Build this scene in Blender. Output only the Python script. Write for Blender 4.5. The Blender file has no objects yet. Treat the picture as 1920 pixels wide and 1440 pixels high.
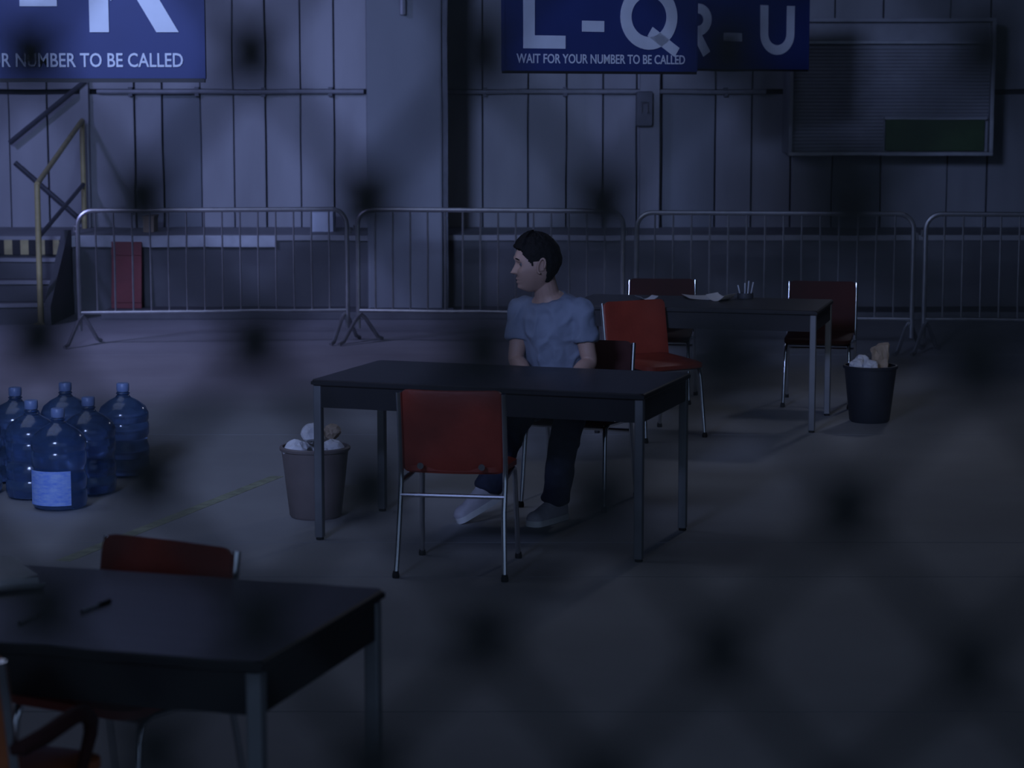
import bpy, bmesh, math, random
from mathutils import Vector, Matrix, noise
random.seed(7)
S = bpy.context.scene
COL = S.collection
R = math.radians
PI = math.pi

# ---------------------------------------------------------------- camera
F = 4170.0
PITCH = math.atan(535.0 / F)
CAMH = 2.0
cam_d = bpy.data.cameras.new('camera')
cam = bpy.data.objects.new('camera', cam_d); COL.objects.link(cam)
cam.location = (0, 0, CAMH)
cam.rotation_euler = (PI/2 - PITCH, 0, 0)
cam_d.sensor_width = 36.0
cam_d.lens = F / 1920.0 * 36.0
cam_d.clip_start = 0.05
cam_d.dof.use_dof = True
cam_d.dof.focus_distance = 11.5
cam_d.dof.aperture_fstop = 3.8
S.camera = cam

# ---------------------------------------------------------------- world, lights, exposure
S.view_settings.view_transform = 'Standard'
S.view_settings.look = 'None'
S.view_settings.gamma = 1.0
S.view_settings.exposure = 0.0
S.view_settings.use_curve_mapping = False
W = bpy.data.worlds.new('night'); S.world = W; W.use_nodes = True
W.node_tree.nodes['Background'].inputs[0].default_value = (0.17, 0.25, 0.42, 1)
W.node_tree.nodes['Background'].inputs[1].default_value = 0.8

def area(name, loc, target, size, sizey, power, color, spread=180):
    d = bpy.data.lights.new(name, 'AREA'); d.shape = 'RECTANGLE'
    d.size = size; d.size_y = sizey; d.energy = power; d.color = color; d.spread = R(spread)
    o = bpy.data.objects.new(name, d); COL.objects.link(o)
    o.location = loc
    o.rotation_euler = (Vector(target) - Vector(loc)).to_track_quat('-Z', 'Y').to_euler()
    return o
def spot(name, loc, target, power, color, angle, blend=1.0, rad=0.4):
    d = bpy.data.lights.new(name, 'SPOT'); d.energy = power; d.color = color
    d.spot_size = R(angle); d.spot_blend = blend; d.shadow_soft_size = rad
    o = bpy.data.objects.new(name, d); COL.objects.link(o)
    o.location = loc
    o.rotation_euler = (Vector(target) - Vector(loc)).to_track_quat('-Z', 'Y').to_euler()
    return o
# cold light falling in from the upper left, over the dock doors and the back of the floor
spot('moonlight_lamp', (-7.4, 12.5, 5.6), (-3.2, 21.6, 1.3), 980, (0.34, 0.40, 1.0), 52, 1.0, 0.35)
spot('floor_lamp_light', (-7.0, 13.6, 5.6), (-3.2, 17.0, 0.0), 900, (0.45, 0.46, 1.0), 48, 1.0, 0.5)
area('fill_left', (-3.0, 1.8, 4.6), (-1.0, 21.0, 1.8), 1.6, 1.2, 74, (0.37, 0.49, 1.0), 52)
area('ceiling_wash', (-3.0, 11.0, 5.85), (-2.2, 10.8, 0), 4, 5, 62, (0.55, 0.66, 1.0))
# added lights out of frame, no real fixtures, that give the chrome its glints
area('added_glint_light', (3.3, 7.6, 2.95), (1.8, 14.5, 0.7), 0.2, 0.2, 0.9, (0.86, 0.90, 1.0), 40)
area('added_back_glint', (4.6, 19.8, 5.0), (1.2, 13.0, 0.6), 0.6, 0.4, 3, (0.72, 0.78, 1.0), 50)

# ---------------------------------------------------------------- materials
def mat(name, color, rough=0.6, metal=0.0, var=0.0, scale=6.0, bump=0.0, bscale=40.0, stretch=(1,1,1), trans=0.0, color2=None, spec=0.5, detail=6.0):
    m = bpy.data.materials.new(name); m.use_nodes = True
    nt = m.node_tree; b = nt.nodes['Principled BSDF']
    b.inputs['Base Color'].default_value = (*color, 1)
    b.inputs['Roughness'].default_value = rough
    b.inputs['Metallic'].default_value = metal
    b.inputs['Specular IOR Level'].default_value = spec
    if trans: b.inputs['Transmission Weight'].default_value = trans
    tc = nt.nodes.new('ShaderNodeTexCoord'); mp = nt.nodes.new('ShaderNodeMapping')
    mp.inputs['Scale'].default_value = stretch
    nt.links.new(tc.outputs['Object'], mp.inputs[0])
    if var or color2:
        n = nt.nodes.new('ShaderNodeTexNoise'); n.inputs['Scale'].default_value = scale; n.inputs['Detail'].default_value = detail
        nt.links.new(mp.outputs[0], n.inputs['Vector'])
        r = nt.nodes.new('ShaderNodeValToRGB')
        r.color_ramp.elements[0].position = 0.32; r.color_ramp.elements[1].position = 0.68
        c2 = color2 or tuple(c*(1-var) for c in color)
        r.color_ramp.elements[0].color = (*c2, 1)
        r.color_ramp.elements[1].color = (*color, 1)
        nt.links.new(n.outputs['Fac'], r.inputs[0]); nt.links.new(r.outputs[0], b.inputs['Base Color'])
    if bump:
        n2 = nt.nodes.new('ShaderNodeTexNoise'); n2.inputs['Scale'].default_value = bscale; n2.inputs['Detail'].default_value = 4
        nt.links.new(mp.outputs[0], n2.inputs['Vector'])
        bp = nt.nodes.new('ShaderNodeBump'); bp.inputs['Strength'].default_value = bump; bp.inputs['Distance'].default_value = 0.01
        nt.links.new(n2.outputs['Fac'], bp.inputs['Height']); nt.links.new(bp.outputs[0], b.inputs['Normal'])
    return m
M = dict(
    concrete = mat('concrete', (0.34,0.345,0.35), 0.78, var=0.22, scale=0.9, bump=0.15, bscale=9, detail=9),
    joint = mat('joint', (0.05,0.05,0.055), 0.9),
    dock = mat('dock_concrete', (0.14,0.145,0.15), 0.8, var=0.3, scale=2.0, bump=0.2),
    wall = mat('wall_backing', (0.03,0.032,0.036), 0.9),
    panel = mat('panel_paint', (0.40,0.405,0.42), 0.55, var=0.25, scale=1.6, bump=0.1, bscale=6, stretch=(1.5,1,0.35)),
    panel2 = mat('panel_paint_grey', (0.33,0.34,0.36), 0.6, var=0.3, scale=1.3, bump=0.1, bscale=6, stretch=(1.5,1,0.35)),
    panel3 = mat('panel_paint_dull', (0.24,0.26,0.28), 0.6, var=0.3, scale=1.3, bump=0.1, bscale=6, stretch=(1.5,1,0.35)),
    column = mat('column_paint', (0.25,0.27,0.285), 0.7, var=0.25, scale=1.1, bump=0.1, stretch=(1,1,0.4)),
    steel = mat('galvanised_steel', (0.50,0.51,0.52), 0.38, 0.85, var=0.2, scale=14),
    rail = mat('wall_rail_metal', (0.42,0.43,0.45), 0.5, 0.5, var=0.2, scale=8),
    dark_steel = mat('dark_steel', (0.10,0.105,0.12), 0.5, 0.4, var=0.3, scale=9),
    yellow = mat('yellow_paint', (0.50,0.43,0.20), 0.5, var=0.25, scale=10),
    black = mat('black_paint', (0.02,0.02,0.022), 0.6, var=0.3, scale=10),
    chrome = mat('chrome', (0.72,0.73,0.76), 0.14, 1.0, var=0.08, scale=20),
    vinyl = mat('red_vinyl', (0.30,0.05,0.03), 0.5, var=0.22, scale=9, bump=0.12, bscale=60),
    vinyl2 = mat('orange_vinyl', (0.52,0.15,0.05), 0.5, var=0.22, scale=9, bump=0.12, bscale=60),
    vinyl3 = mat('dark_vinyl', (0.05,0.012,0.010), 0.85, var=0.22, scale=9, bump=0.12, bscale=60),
    laminate = mat('dark_laminate', (0.030,0.027,0.028), 0.38, var=0.4, scale=3, stretch=(1,9,1), bump=0.03),
    apron = mat('apron_black', (0.014,0.014,0.016), 0.6, var=0.3, scale=6),
    tleg = mat('table_leg_grey', (0.22,0.23,0.24), 0.5, 0.3, var=0.15, scale=9),
    banner = mat('banner_blue', (0.022,0.038,0.15), 0.62, var=0.2, scale=2),
    letter = mat('banner_lettering', (0.62,0.66,0.72), 0.5, var=0.1, scale=9),
    bin_grey = mat('bin_warm_grey', (0.21,0.175,0.165), 0.5, var=0.2, scale=5),
    bin_dark = mat('bin_dark', (0.035,0.04,0.05), 0.5, var=0.2, scale=5),
    paper = mat('paper', (0.80,0.80,0.82), 0.8, var=0.12, scale=20),
    kraft = mat('kraft_paper', (0.46,0.36,0.26), 0.85, var=0.2, scale=12),
    bottle = mat('blue_bottle_plastic', (0.22,0.37,0.66), 0.14, var=0.12, scale=4, trans=0.85),
    cap = mat('bottle_cap', (0.20,0.28,0.48), 0.4, var=0.1, scale=8),
    blabel = mat('lit_bottle_label', (0.42,0.60,1.0), 0.5, color2=(0.20,0.36,0.95), scale=26, stretch=(1,1,3)),  # real label, its colour raised to carry the light caught on it
    tape = mat('floor_tape', (0.38,0.41,0.29), 0.7, var=0.4, scale=14),
    fence = mat('fence_wire', (0.012,0.012,0.010), 0.8, 0.0, var=0.3, scale=30),
    skin = mat('skin', (0.55,0.35,0.27), 0.5, var=0.08, scale=20),
    hair = mat('hair', (0.010,0.009,0.009), 0.75, var=0.4, scale=60, bump=0.4, bscale=120, spec=0.2),
    shirt = mat('shirt_cotton', (0.24,0.275,0.35), 0.85, var=0.10, scale=12, bump=0.2, bscale=30),
    jeans = mat('dark_jeans', (0.035,0.042,0.075), 0.85, var=0.3, scale=25, bump=0.2, bscale=60),
    shoe = mat('shoe_canvas', (0.50,0.48,0.53), 0.7, var=0.15, scale=30),
    sole = mat('shoe_sole', (0.80,0.80,0.80), 0.6, var=0.08, scale=30),
    eye = mat('eye_white', (0.16,0.16,0.17), 0.3, var=0.05, scale=30),
    iris = mat('iris', (0.03,0.02,0.015), 0.3, var=0.1, scale=30),
    lip = mat('lip', (0.40,0.18,0.15), 0.5, var=0.1, scale=30),
    green = mat('vent_green', (0.05,0.10,0.035), 0.6, var=0.3, scale=5),
    louver = mat('louver_grey', (0.36,0.37,0.40), 0.55, var=0.2, scale=4),
    red = mat('red_board', (0.20,0.03,0.03), 0.6, var=0.3, scale=5),
    pale = mat('pale_box', (0.62,0.66,0.72), 0.6, var=0.12, scale=8),
    pen = mat('pen_plastic', (0.30,0.31,0.34), 0.3, var=0.1, scale=20),
    rubber = mat('rubber', (0.02,0.02,0.02), 0.8, var=0.2, scale=20),
    ceil = mat('ceiling_paint', (0.10,0.10,0.11), 0.9, var=0.2, scale=1),
)

# ---------------------------------------------------------------- mesh builder
class MB:
    def __init__(s): s.v = []; s.f = []
    def add(s, vs, fs):
        o = len(s.v); s.v += [Vector(v) for v in vs]; s.f += [tuple(i+o for i in f) for f in fs]; return s
    def box(s, c, d, rot=None):
        hx, hy, hz = d[0]/2, d[1]/2, d[2]/2
        vs = [Vector((x, y, z)) for x in (-hx, hx) for y in (-hy, hy) for z in (-hz, hz)]
        if rot: vs = [rot @ v for v in vs]
        return s.add([v + Vector(c) for v in vs], [(0,1,3,2),(4,6,7,5),(0,4,5,1),(2,3,7,6),(0,2,6,4),(1,5,7,3)])
    def bbox(s, a, b):
        return s.box([(a[i]+b[i])/2 for i in range(3)], [abs(b[i]-a[i]) for i in range(3)])
    def rbox(s, c, d, r, seg=3, rot=None, plane='xy'):
        # box with rounded corners in one plane
        ax = {'xy': (0,1,2), 'xz': (0,2,1), 'yz': (1,2,0)}[plane]
        a, b, h = d[ax[0]]/2, d[ax[1]]/2, d[ax[2]]/2
        pts = []
        for cx, cy, a0 in ((a-r,b-r,0),(-a+r,b-r,90),(-a+r,-b+r,180),(a-r,-b+r,270)):
            for k in range(seg+1):
                t = R(a0 + 90*k/seg); pts.append((cx+r*math.cos(t), cy+r*math.sin(t)))
        n = len(pts); vs = []; e = min(h*0.35, r*0.4)
        for (hh, sh) in ((-h, e), (-h+e, 0), (h-e, 0), (h, e)):
            for (x, y) in pts:
                k = 1 - sh/max(a, b)
                v = [0,0,0]; v[ax[0]] = x*k; v[ax[1]] = y*k; v[ax[2]] = hh; vs.append(Vector(v))
        fs = []
        for l in range(3):
            for i in range(n): j = (i+1) % n; fs.append((l*n+i, l*n+j, (l+1)*n+j, (l+1)*n+i))
        fs.append(tuple(reversed(range(n)))); fs.append(tuple(range(3*n, 4*n)))
        if rot: vs = [rot @ v for v in vs]
        return s.add([v+Vector(c) for v in vs], fs)
    def tube(s, pts, r, n=8, caps=True):
        pts = [Vector(p) for p in pts]
        rs = r if isinstance(r, (list, tuple)) else [r]*len(pts)
        t0 = (pts[1]-pts[0]).normalized()
        up = Vector((0,0,1)) if abs(t0.z) < 0.9 else Vector((1,0,0))
        nrm = t0.cross(up).normalized(); vs = []
        for i, p in enumerate(pts):
            a = (pts[i]-pts[i-1]).normalized() if i > 0 else t0
            b = (pts[i+1]-pts[i]).normalized() if i < len(pts)-1 else a
            t = (a+b)
            t = t.normalized() if t.length > 1e-6 else a
            nrm = (nrm - t*nrm.dot(t)).normalized(); bn = t.cross(nrm)
            k = 1/max(0.5, math.cos(a.angle(b)/2)) if i not in (0, len(pts)-1) else 1
            for j in range(n):
                q = 2*PI*j/n; vs.append(p + (nrm*math.cos(q) + bn*math.sin(q))*rs[i]*min(k, 1.3))
        fs = []
        for i in range(len(pts)-1):
            for j in range(n):
                k = (j+1) % n; fs.append((i*n+j, i*n+k, (i+1)*n+k, (i+1)*n+j))
        if caps: fs.append(tuple(reversed(range(n)))); m = (len(pts)-1)*n; fs.append(tuple(range(m, m+n)))
        return s.add(vs, fs)
    def lathe(s, prof, c=(0,0,0), n=24, close=True):
        vs = []; fs = []
        for (r, z) in prof:
            for j in range(n): q = 2*PI*j/n; vs.append((c[0]+r*math.cos(q), c[1]+r*math.sin(q), c[2]+z))
        for i in range(len(prof)-1):
            for j in range(n):
                k = (j+1) % n; fs.append((i*n+j, i*n+k, (i+1)*n+k, (i+1)*n+j))
        if close:
            fs.append(tuple(reversed(range(n)))); m = (len(prof)-1)*n; fs.append(tuple(range(m, m+n)))
        return s.add(vs, fs)
    def prism(s, poly, x0, x1, axis='x'):
        n = len(poly); vs = []
        for x in (x0, x1):
            for (a, b) in poly: vs.append({'x': (x,a,b), 'y': (a,x,b), 'z': (a,b,x)}[axis])
        fs = [tuple(range(n)), tuple(reversed(range(n, 2*n)))] + [(i, (i+1)%n+0, (i+1)%n+n, i+n) for i in range(n)]
        return s.add(vs, fs)
    def build(s, name, m, parent=None, smooth=False, bevel=0, loc=None):
        me = bpy.data.meshes.new(name)
        me.from_pydata([tuple(v) for v in s.v], [], s.f); me.update()
        bm = bmesh.new(); bm.from_mesh(me); bmesh.ops.recalc_face_normals(bm, faces=bm.faces[:])
        if bevel:
            bmesh.ops.bevel(bm, geom=[e for e in bm.edges if e.calc_face_angle(0) > 0.5], offset=bevel, segments=2, affect='EDGES', profile=0.6)
        bm.to_mesh(me); bm.free()
        if smooth:
            me.polygons.foreach_set('use_smooth', [True]*len(me.polygons))
            me.set_sharp_from_angle(angle=R(42))
        me.materials.append(m)
        o = bpy.data.objects.new(name, me); COL.objects.link(o)
        if parent: o.parent = parent
        if loc is not None: o.location = loc
        return o

def tag(o, label, cat, group=None):
    o['label'] = label; o['category'] = cat
    if group: o['group'] = group
    return o
def thing(name, label, cat, loc=(0,0,0), rz=0, group=None):
    o = bpy.data.objects.new(name, None); COL.objects.link(o); o.empty_display_size = 0.1
    o.location = loc; o.rotation_euler = (0,0,rz)
    return tag(o, label, cat, group)
def struct(o): o['kind'] = 'structure'; return o
def copy_tree(o, parent=None):
    c = o.copy(); COL.objects.link(c); c.parent = parent
    for ch in list(o.children): copy_tree(ch, c)
    return c
def place(o, loc, rz, label, group=None):
    o.location = loc; o.rotation_euler = (0,0,rz); o['label'] = label
    if group: o['group'] = group
    return o

# pixel helpers: where a ray of the photograph meets a height or a depth (used only to survey positions)
def ray(px, py):
    v = Vector(((px-960)/F, 1.0, -(py-720)/F))
    c, s_ = math.cos(PITCH), math.sin(PITCH)
    return Vector((v.x, v.y*c + v.z*s_, -v.y*s_ + v.z*c))
def atz(px, py, z=0.0):
    r = ray(px, py); t = (z-CAMH)/r.z; return Vector((0,0,CAMH)) + r*t
def aty(px, py, Y):
    r = ray(px, py); return Vector((0,0,CAMH)) + r*(Y/r.y)

# ---------------------------------------------------------------- setting
# floor: cast slabs with sawn joints
yj = [-1.0, 4.2, 7.12, 9.20, 9.93, 13.2, 17.4, 22.6]
xj = [-9.0, -5.2, 6.2, 9.0]
fl = struct(MB().bbox((-9,-1,-0.25), (9,22.6,-0.06)).build('floor', M['joint']))
for i in range(len(yj)-1):
    for j in range(len(xj)-1):
            MB().bbox((xj[j]+0.004, yj[i]+0.005, -0.06), (xj[j+1]-0.004, yj[i+1]-0.005, 0.0)).build('slab', M['concrete'], fl)

DY = 20.75     # dock face
WY = 22.0      # wall plane
DH = 0.74
wl = struct(MB().bbox((-9.1,WY+0.05,0), (9.1,WY+0.3,6)).build('wall_back', M['wall']))
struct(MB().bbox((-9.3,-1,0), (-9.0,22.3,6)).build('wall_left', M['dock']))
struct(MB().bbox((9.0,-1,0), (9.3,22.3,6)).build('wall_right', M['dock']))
struct(MB().bbox((-9.3,-1,6.0), (9.3,22.3,6.2)).build('ceiling', M['ceil']))

# loading dock running along the wall: face, lip and a low kerb
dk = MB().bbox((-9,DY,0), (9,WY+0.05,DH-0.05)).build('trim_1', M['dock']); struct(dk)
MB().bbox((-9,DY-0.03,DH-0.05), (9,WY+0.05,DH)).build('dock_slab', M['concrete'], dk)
MB().bbox((-9,DY-0.05,DH-0.11), (-2.2,DY,DH-0.005)).build('edge_angle', M['rail'], dk)
kb = struct(MB().bbox((-3.75,DY-0.55,0), (9,DY,0.07)).build('trim_2', M['dock'], bevel=0.01))

# cladding: each board its own piece, lower and upper row
def X(px, Y=WY, py=300): return aty(px, py, Y).x
lowb = [-60, 20, 92, 163, 255, 306, 378, 440, 500, 565, 628, 690]
rb = [826, 905, 990, 1062, 1130, 1193, 1240, 1340, 1408, 1482, 1560, 1650, 1775, 1850, 1935, 2010, 2090]
def board(px0, px1, z0, z1, m, dy=0.0):
    x0, x1 = X(px0)+0.007, X(px1)-0.007
    MB().bbox((x0, WY-0.02-dy, z0), (x1, WY+0.05, z1)).build('panel', m, wl, bevel=0.006)
RZ = aty(500, 173, WY).z
for bl in (lowb, rb):
    for i in range(len(bl)-1):
        right = bl is rb
        dy = [0, 0.02, 0.008, 0.028][i % 4]
        m1 = M['panel'] if (not right and i not in (4,)) else M['panel2']
        if not right and i in (5,): m1 = M['panel3']; dy = -0.03
        if right and i in (6, 10): m1 = M['panel3']
        board(bl[i], bl[i+1], DH, RZ-0.02, m1, dy)
        board(bl[i], bl[i+1], RZ+0.03, 4.2, M['panel'] if not right else M['panel2'], dy)
# more boards past the frame, plain rhythm
for sx, st in ((-1, X(-60)), (1, X(2090))):
    x = st
    while abs(x) < 8.9:
        x2 = x + sx*0.36
        MB().bbox((min(x,x2)+0.012, WY-0.02, DH), (max(x,x2)-0.012, WY+0.05, 4.2)).build('panel', M['panel2'], wl)
        x = x2
# guide rail along the doors
for a, b in ((188, 684), (835, 1432)):
    r_ = struct(MB().tube([(X(a), WY-0.10, RZ+0.005), (X(b), WY-0.10, RZ+0.005)], 0.022, 8).build('trim_3' if a < 500 else 'trim_4', M['rail'], smooth=True))
    for k in range(4):
        xx = X(a + (b-a)*(k+0.5)/4)
        MB().bbox((xx-0.02, WY-0.11, RZ-0.04), (xx+0.02, WY-0.02, RZ+0.05)).build('bracket', M['dark_steel'], r_)
# door frame edge by the stairs and the door post with its lock box
p_ = struct(MB().bbox((X(163)-0.03, WY-0.14, DH), (X(163)+0.05, WY-0.02, 4.0)).build('trim_5', M['panel']))
p_ = struct(MB().bbox((X(1198), WY-0.16, DH), (X(1234), WY-0.02, 4.0)).build('trim_6', M['panel2']))
lk = MB().rbox((X(1205), WY-0.20, 1.90), (0.16, 0.10, 0.34), 0.02, plane='xz').build('lock_box', M['dark_steel'], p_)
MB().tube([(X(1205)-0.03, WY-0.27, 1.86), (X(1205)-0.03, WY-0.27, 1.96), (X(1205)+0.03, WY-0.27, 1.96), (X(1205)+0.03, WY-0.27, 1.86)], 0.009, 6).build('handle', M['steel'], lk)
# big pier
cx0, cx1 = X(688, 20.3), X(829, 20.3)
pier = struct(MB().bbox((cx0, 20.3, 0), (cx1, WY+0.05, 6)).build('trim_7', M['column'], bevel=0.02))
MB().bbox((cx0+0.02, 20.24, 0), (cx1+0.10, 20.3, 0.10)).build('foot_plate', M['dark_steel'], pier)
MB().bbox((cx1-0.01, 20.36, 0.0), (cx1+0.05, 20.44, 6)).build('angle_strip', M['dark_steel'], pier)
MB().tube([(X(757, 20.25), 20.24, 2.75), (X(757, 20.25), 20.24, 4.5)], 0.03, 8).build('pipe', M['rail'], pier, smooth=True)

# dark rods imitating shadow lines on the wall beside the stairs
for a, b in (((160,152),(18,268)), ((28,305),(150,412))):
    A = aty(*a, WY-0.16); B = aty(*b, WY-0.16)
    o = MB().tube([A, B], 0.026, 8).build('shadow_rod', M['dark_steel'], smooth=True)
    tag(o, '%s dark shadow-imitating brace on the wall behind the yellow handrail' % ('upper' if a[1] < 200 else 'lower'), 'rod')

# louvred unit mounted on the wall, upper right
LY = 21.3
a = aty(1478, 292, LY); b = aty(1868, 34, LY)
lv = thing('wall_louver', 'large grey slatted louver unit with dark green inset, high on the right wall', 'louver', ((a.x+b.x)/2, WY, a.z))
w_, h_ = b.x-a.x, b.z-a.z
def lvbox(x0, z0, x1, z1, y0, y1, nm, m):   # local, y negative to the front
    return MB().bbox((x0-w_/2, -y0, z0), (x1-w_/2, -y1, z1)).build(nm, m, lv, bevel=0.004)
lvbox(0.02, 0.02, w_-0.02, h_-0.02, 0.02, 0.60, 'housing', M['louver'])
fr = 0.035
lvbox(0, 0, w_, fr, 0.55, 0.72, 'frame', M['rail']); lvbox(0, h_-fr, w_, h_, 0.55, 0.72, 'frame', M['louver'])
lvbox(0, fr, fr, h_-fr, 0.55, 0.72, 'frame', M['louver']); lvbox(w_-fr, fr, w_, h_-fr, 0.55, 0.72, 'frame', M['rail'])
zt = h_*(292-82)/258
lvbox(fr, zt, w_-fr, zt+0.03, 0.58, 0.70, 'header_rail', M['rail'])
gx0 = w_*(1665-1478)/390
ng = 30
for k in range(ng):
    z = 0.045 + k*(zt-0.06)/ng
    x1 = w_-fr if z > h_*(292-222)/258 else gx0-0.02
    rot = Matrix.Rotation(R(28), 3, 'X')
    MB().box(((fr+x1)/2-w_/2, -0.635, z+0.015), (x1-fr, 0.006, 0.03), rot).build('slat', M['louver'], lv)
lvbox(gx0, fr+0.01, w_-fr-0.04, h_*(292-224)/258, 0.60, 0.66, 'inset_panel', M['green'])
lvbox(gx0-0.02, h_*(292-224)/258, w_-fr-0.02, h_*(292-224)/258+0.02, 0.60, 0.69, 'inset_trim', M['rail'])

# ---------------------------------------------------------------- dock stairs with yellow handrail
SX1 = aty(84, 600, 19.75).x; SX0 = -6.4; SY0 = 19.75
st = thing('dock_stairs', 'concrete steps with striped top edge leading up to the dock, far left', 'stairs', (SX1, SY0, 0))
run = (DY-SY0)/4
for k in range(4):
    MB().bbox((SX0-SX1, k*run, 0), (0, (DY-SY0)-0.002, 0)).v
    zt_ = (k+1)*DH/4
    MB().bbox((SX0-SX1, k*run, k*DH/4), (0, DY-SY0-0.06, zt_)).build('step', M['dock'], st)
    MB().bbox((SX0-SX1, k*run-0.02, zt_-0.03), (0.01, k*run+0.10, zt_+0.004)).build('nosing', M['concrete'], st)
n = 0; x = SX0-SX1
while x < 0.0 and n < 60:
    MB().bbox((x, 3*run-0.036, DH-0.165), (min(x+0.075, 0.0), 3*run-0.021, DH-0.03)).build('hazard_stripe', M['yellow'] if n % 2 else M['black'], st)
    x += 0.075; n += 1
# kerb-like stringer seen along the side
MB().prism([(-0.08,0), (DY-SY0-0.06,0), (DY-SY0-0.06,DH+0.05), (DY-SY0-0.2,DH+0.05), (-0.08,0.16)], 0.012, 0.07).build('stringer', M['dock'], st)
# stair handrail
y2 = 21.75
T0 = aty(80, 345, SY0); T1 = aty(154, 226, y2)
x1_ = T1.x-SX1; yy = y2-SY0
hr = thing('stair_handrail', 'yellow tubular handrail climbing beside the dock steps', 'handrail', (SX1, SY0, 0))
dx = 0.03
MB().tube([(dx-0.06,-0.03,0), (dx-0.06,-0.03,T0.z)], 0.026, 10).build('post', M['yellow'], hr, smooth=True)
MB().tube([(x1_,yy,DH), (x1_,yy,T1.z)], 0.026, 10).build('post', M['yellow'], hr, smooth=True)
MB().tube([(dx-0.06,-0.03,T0.z), (x1_,yy,T1.z)], 0.024, 10).build('top_rail', M['yellow'], hr, smooth=True)
B0 = aty(84, 445, SY0); B1 = aty(154, 345, y2)
MB().tube([(dx-0.06,-0.03,B0.z), (x1_,yy,B1.z)], 0.020, 10).build('middle_rail', M['dark_steel'], hr, smooth=True)
for yk, q in ((-0.03, dx-0.06),):
    MB().lathe([(0.06,0),(0.06,0.012),(0.03,0.014)], (q,yk,0), 14).build('base_flange', M['yellow'], hr)

# small things left on the dock edge and against its face
def crate(name, px0, px1, py0, py1, Y, m, label, cat, d=0.25, base=DH):
    A = aty(px0, py1, Y); B = aty(px1, py0, Y); w = B.x-A.x; h = max(B.z-base, 0.04)
    t = thing(name, label, cat, ((A.x+B.x)/2, Y+d/2, base))
    MB().box((0,0,h*0.44), (w, d, h*0.88)).build('body', m, t, bevel=0.006)
    MB().box((0,0,h*0.94), (w+0.012, d+0.012, h*0.12)).build('lid', m, t, bevel=0.004)
    return t
crate('carton', 582, 625, 394, 430, 21.2, M['pale'], 'pale carton standing on the dock edge, left of the pier', 'box')
crate('small_box', 268, 288, 404, 430, 21.2, M['kraft'], 'small tan box on the dock edge at the far left doors', 'box')
A = aty(212, 560, DY-0.12); B = aty(266, 452, DY-0.12)
o = thing('leaning_board', 'dark red board leaning on the dock face behind the leftmost barrier', 'board', ((A.x+B.x)/2, DY-0.2, 0.07))
o.rotation_euler = (R(-7), 0, 0)
MB().box((0,0,(B.z-0.07)/2), (B.x-A.x, 0.025, B.z-0.07)).build('sheet', M['red'], o, bevel=0.004)
MB().box((0,-0.018,0.08), (B.x-A.x, 0.012, 0.05)).build('batten', M['red'], o)
MB().box((0,-0.018,B.z-0.17), (B.x-A.x, 0.012, 0.05)).build('batten', M['red'], o)

# ---------------------------------------------------------------- hanging banners
def stroke(mb, pts, w, closed=False, th=0.004):
    pts = [Vector((p[0], p[1])) for p in pts]; n = len(pts); L = []; Rr = []
    for i in range(n):
        a = pts[i-1] if (i > 0 or closed) else None
        b = pts[(i+1) % n] if (i < n-1 or closed) else None
        d1 = (pts[i]-a).normalized() if a is not None else None
        d2 = (b-pts[i]).normalized() if b is not None else None
        d = ((d1 or d2) + (d2 or d1)).normalized()
        nn = Vector((-d.y, d.x)); k = 1.0
        if d1 and d2: k = 1/max(0.6, math.cos(d1.angle(d2)/2))
        L.append(pts[i]+nn*w/2*k); Rr.append(pts[i]-nn*w/2*k)
    vs = []
    for q in (0, -th):
        for p in L: vs.append((p.x, q, p.y))
        for p in Rr: vs.append((p.x, q, p.y))
    fs = []; m = n if closed else n-1
    for i in range(m):
        j = (i+1) % n
        fs += [(i, j, n+j, n+i), (2*n+i, 3*n+i, 3*n+j, 2*n+j), (i, 2*n+i, 2*n+j, j), (n+i, n+j, 3*n+j, 3*n+i)]
    if not closed:
        fs += [(0, n, 3*n, 2*n), (n-1, 3*n-1, 4*n-1, 2*n-1)]
    mb.add(vs, fs)
def arc(cx, cy, rx, ry, a0, a1, n=18):
    return [(cx+rx*math.cos(R(a0+(a1-a0)*k/n)), cy+ry*math.sin(R(a0+(a1-a0)*k/n))) for k in range(n+1)]
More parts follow.
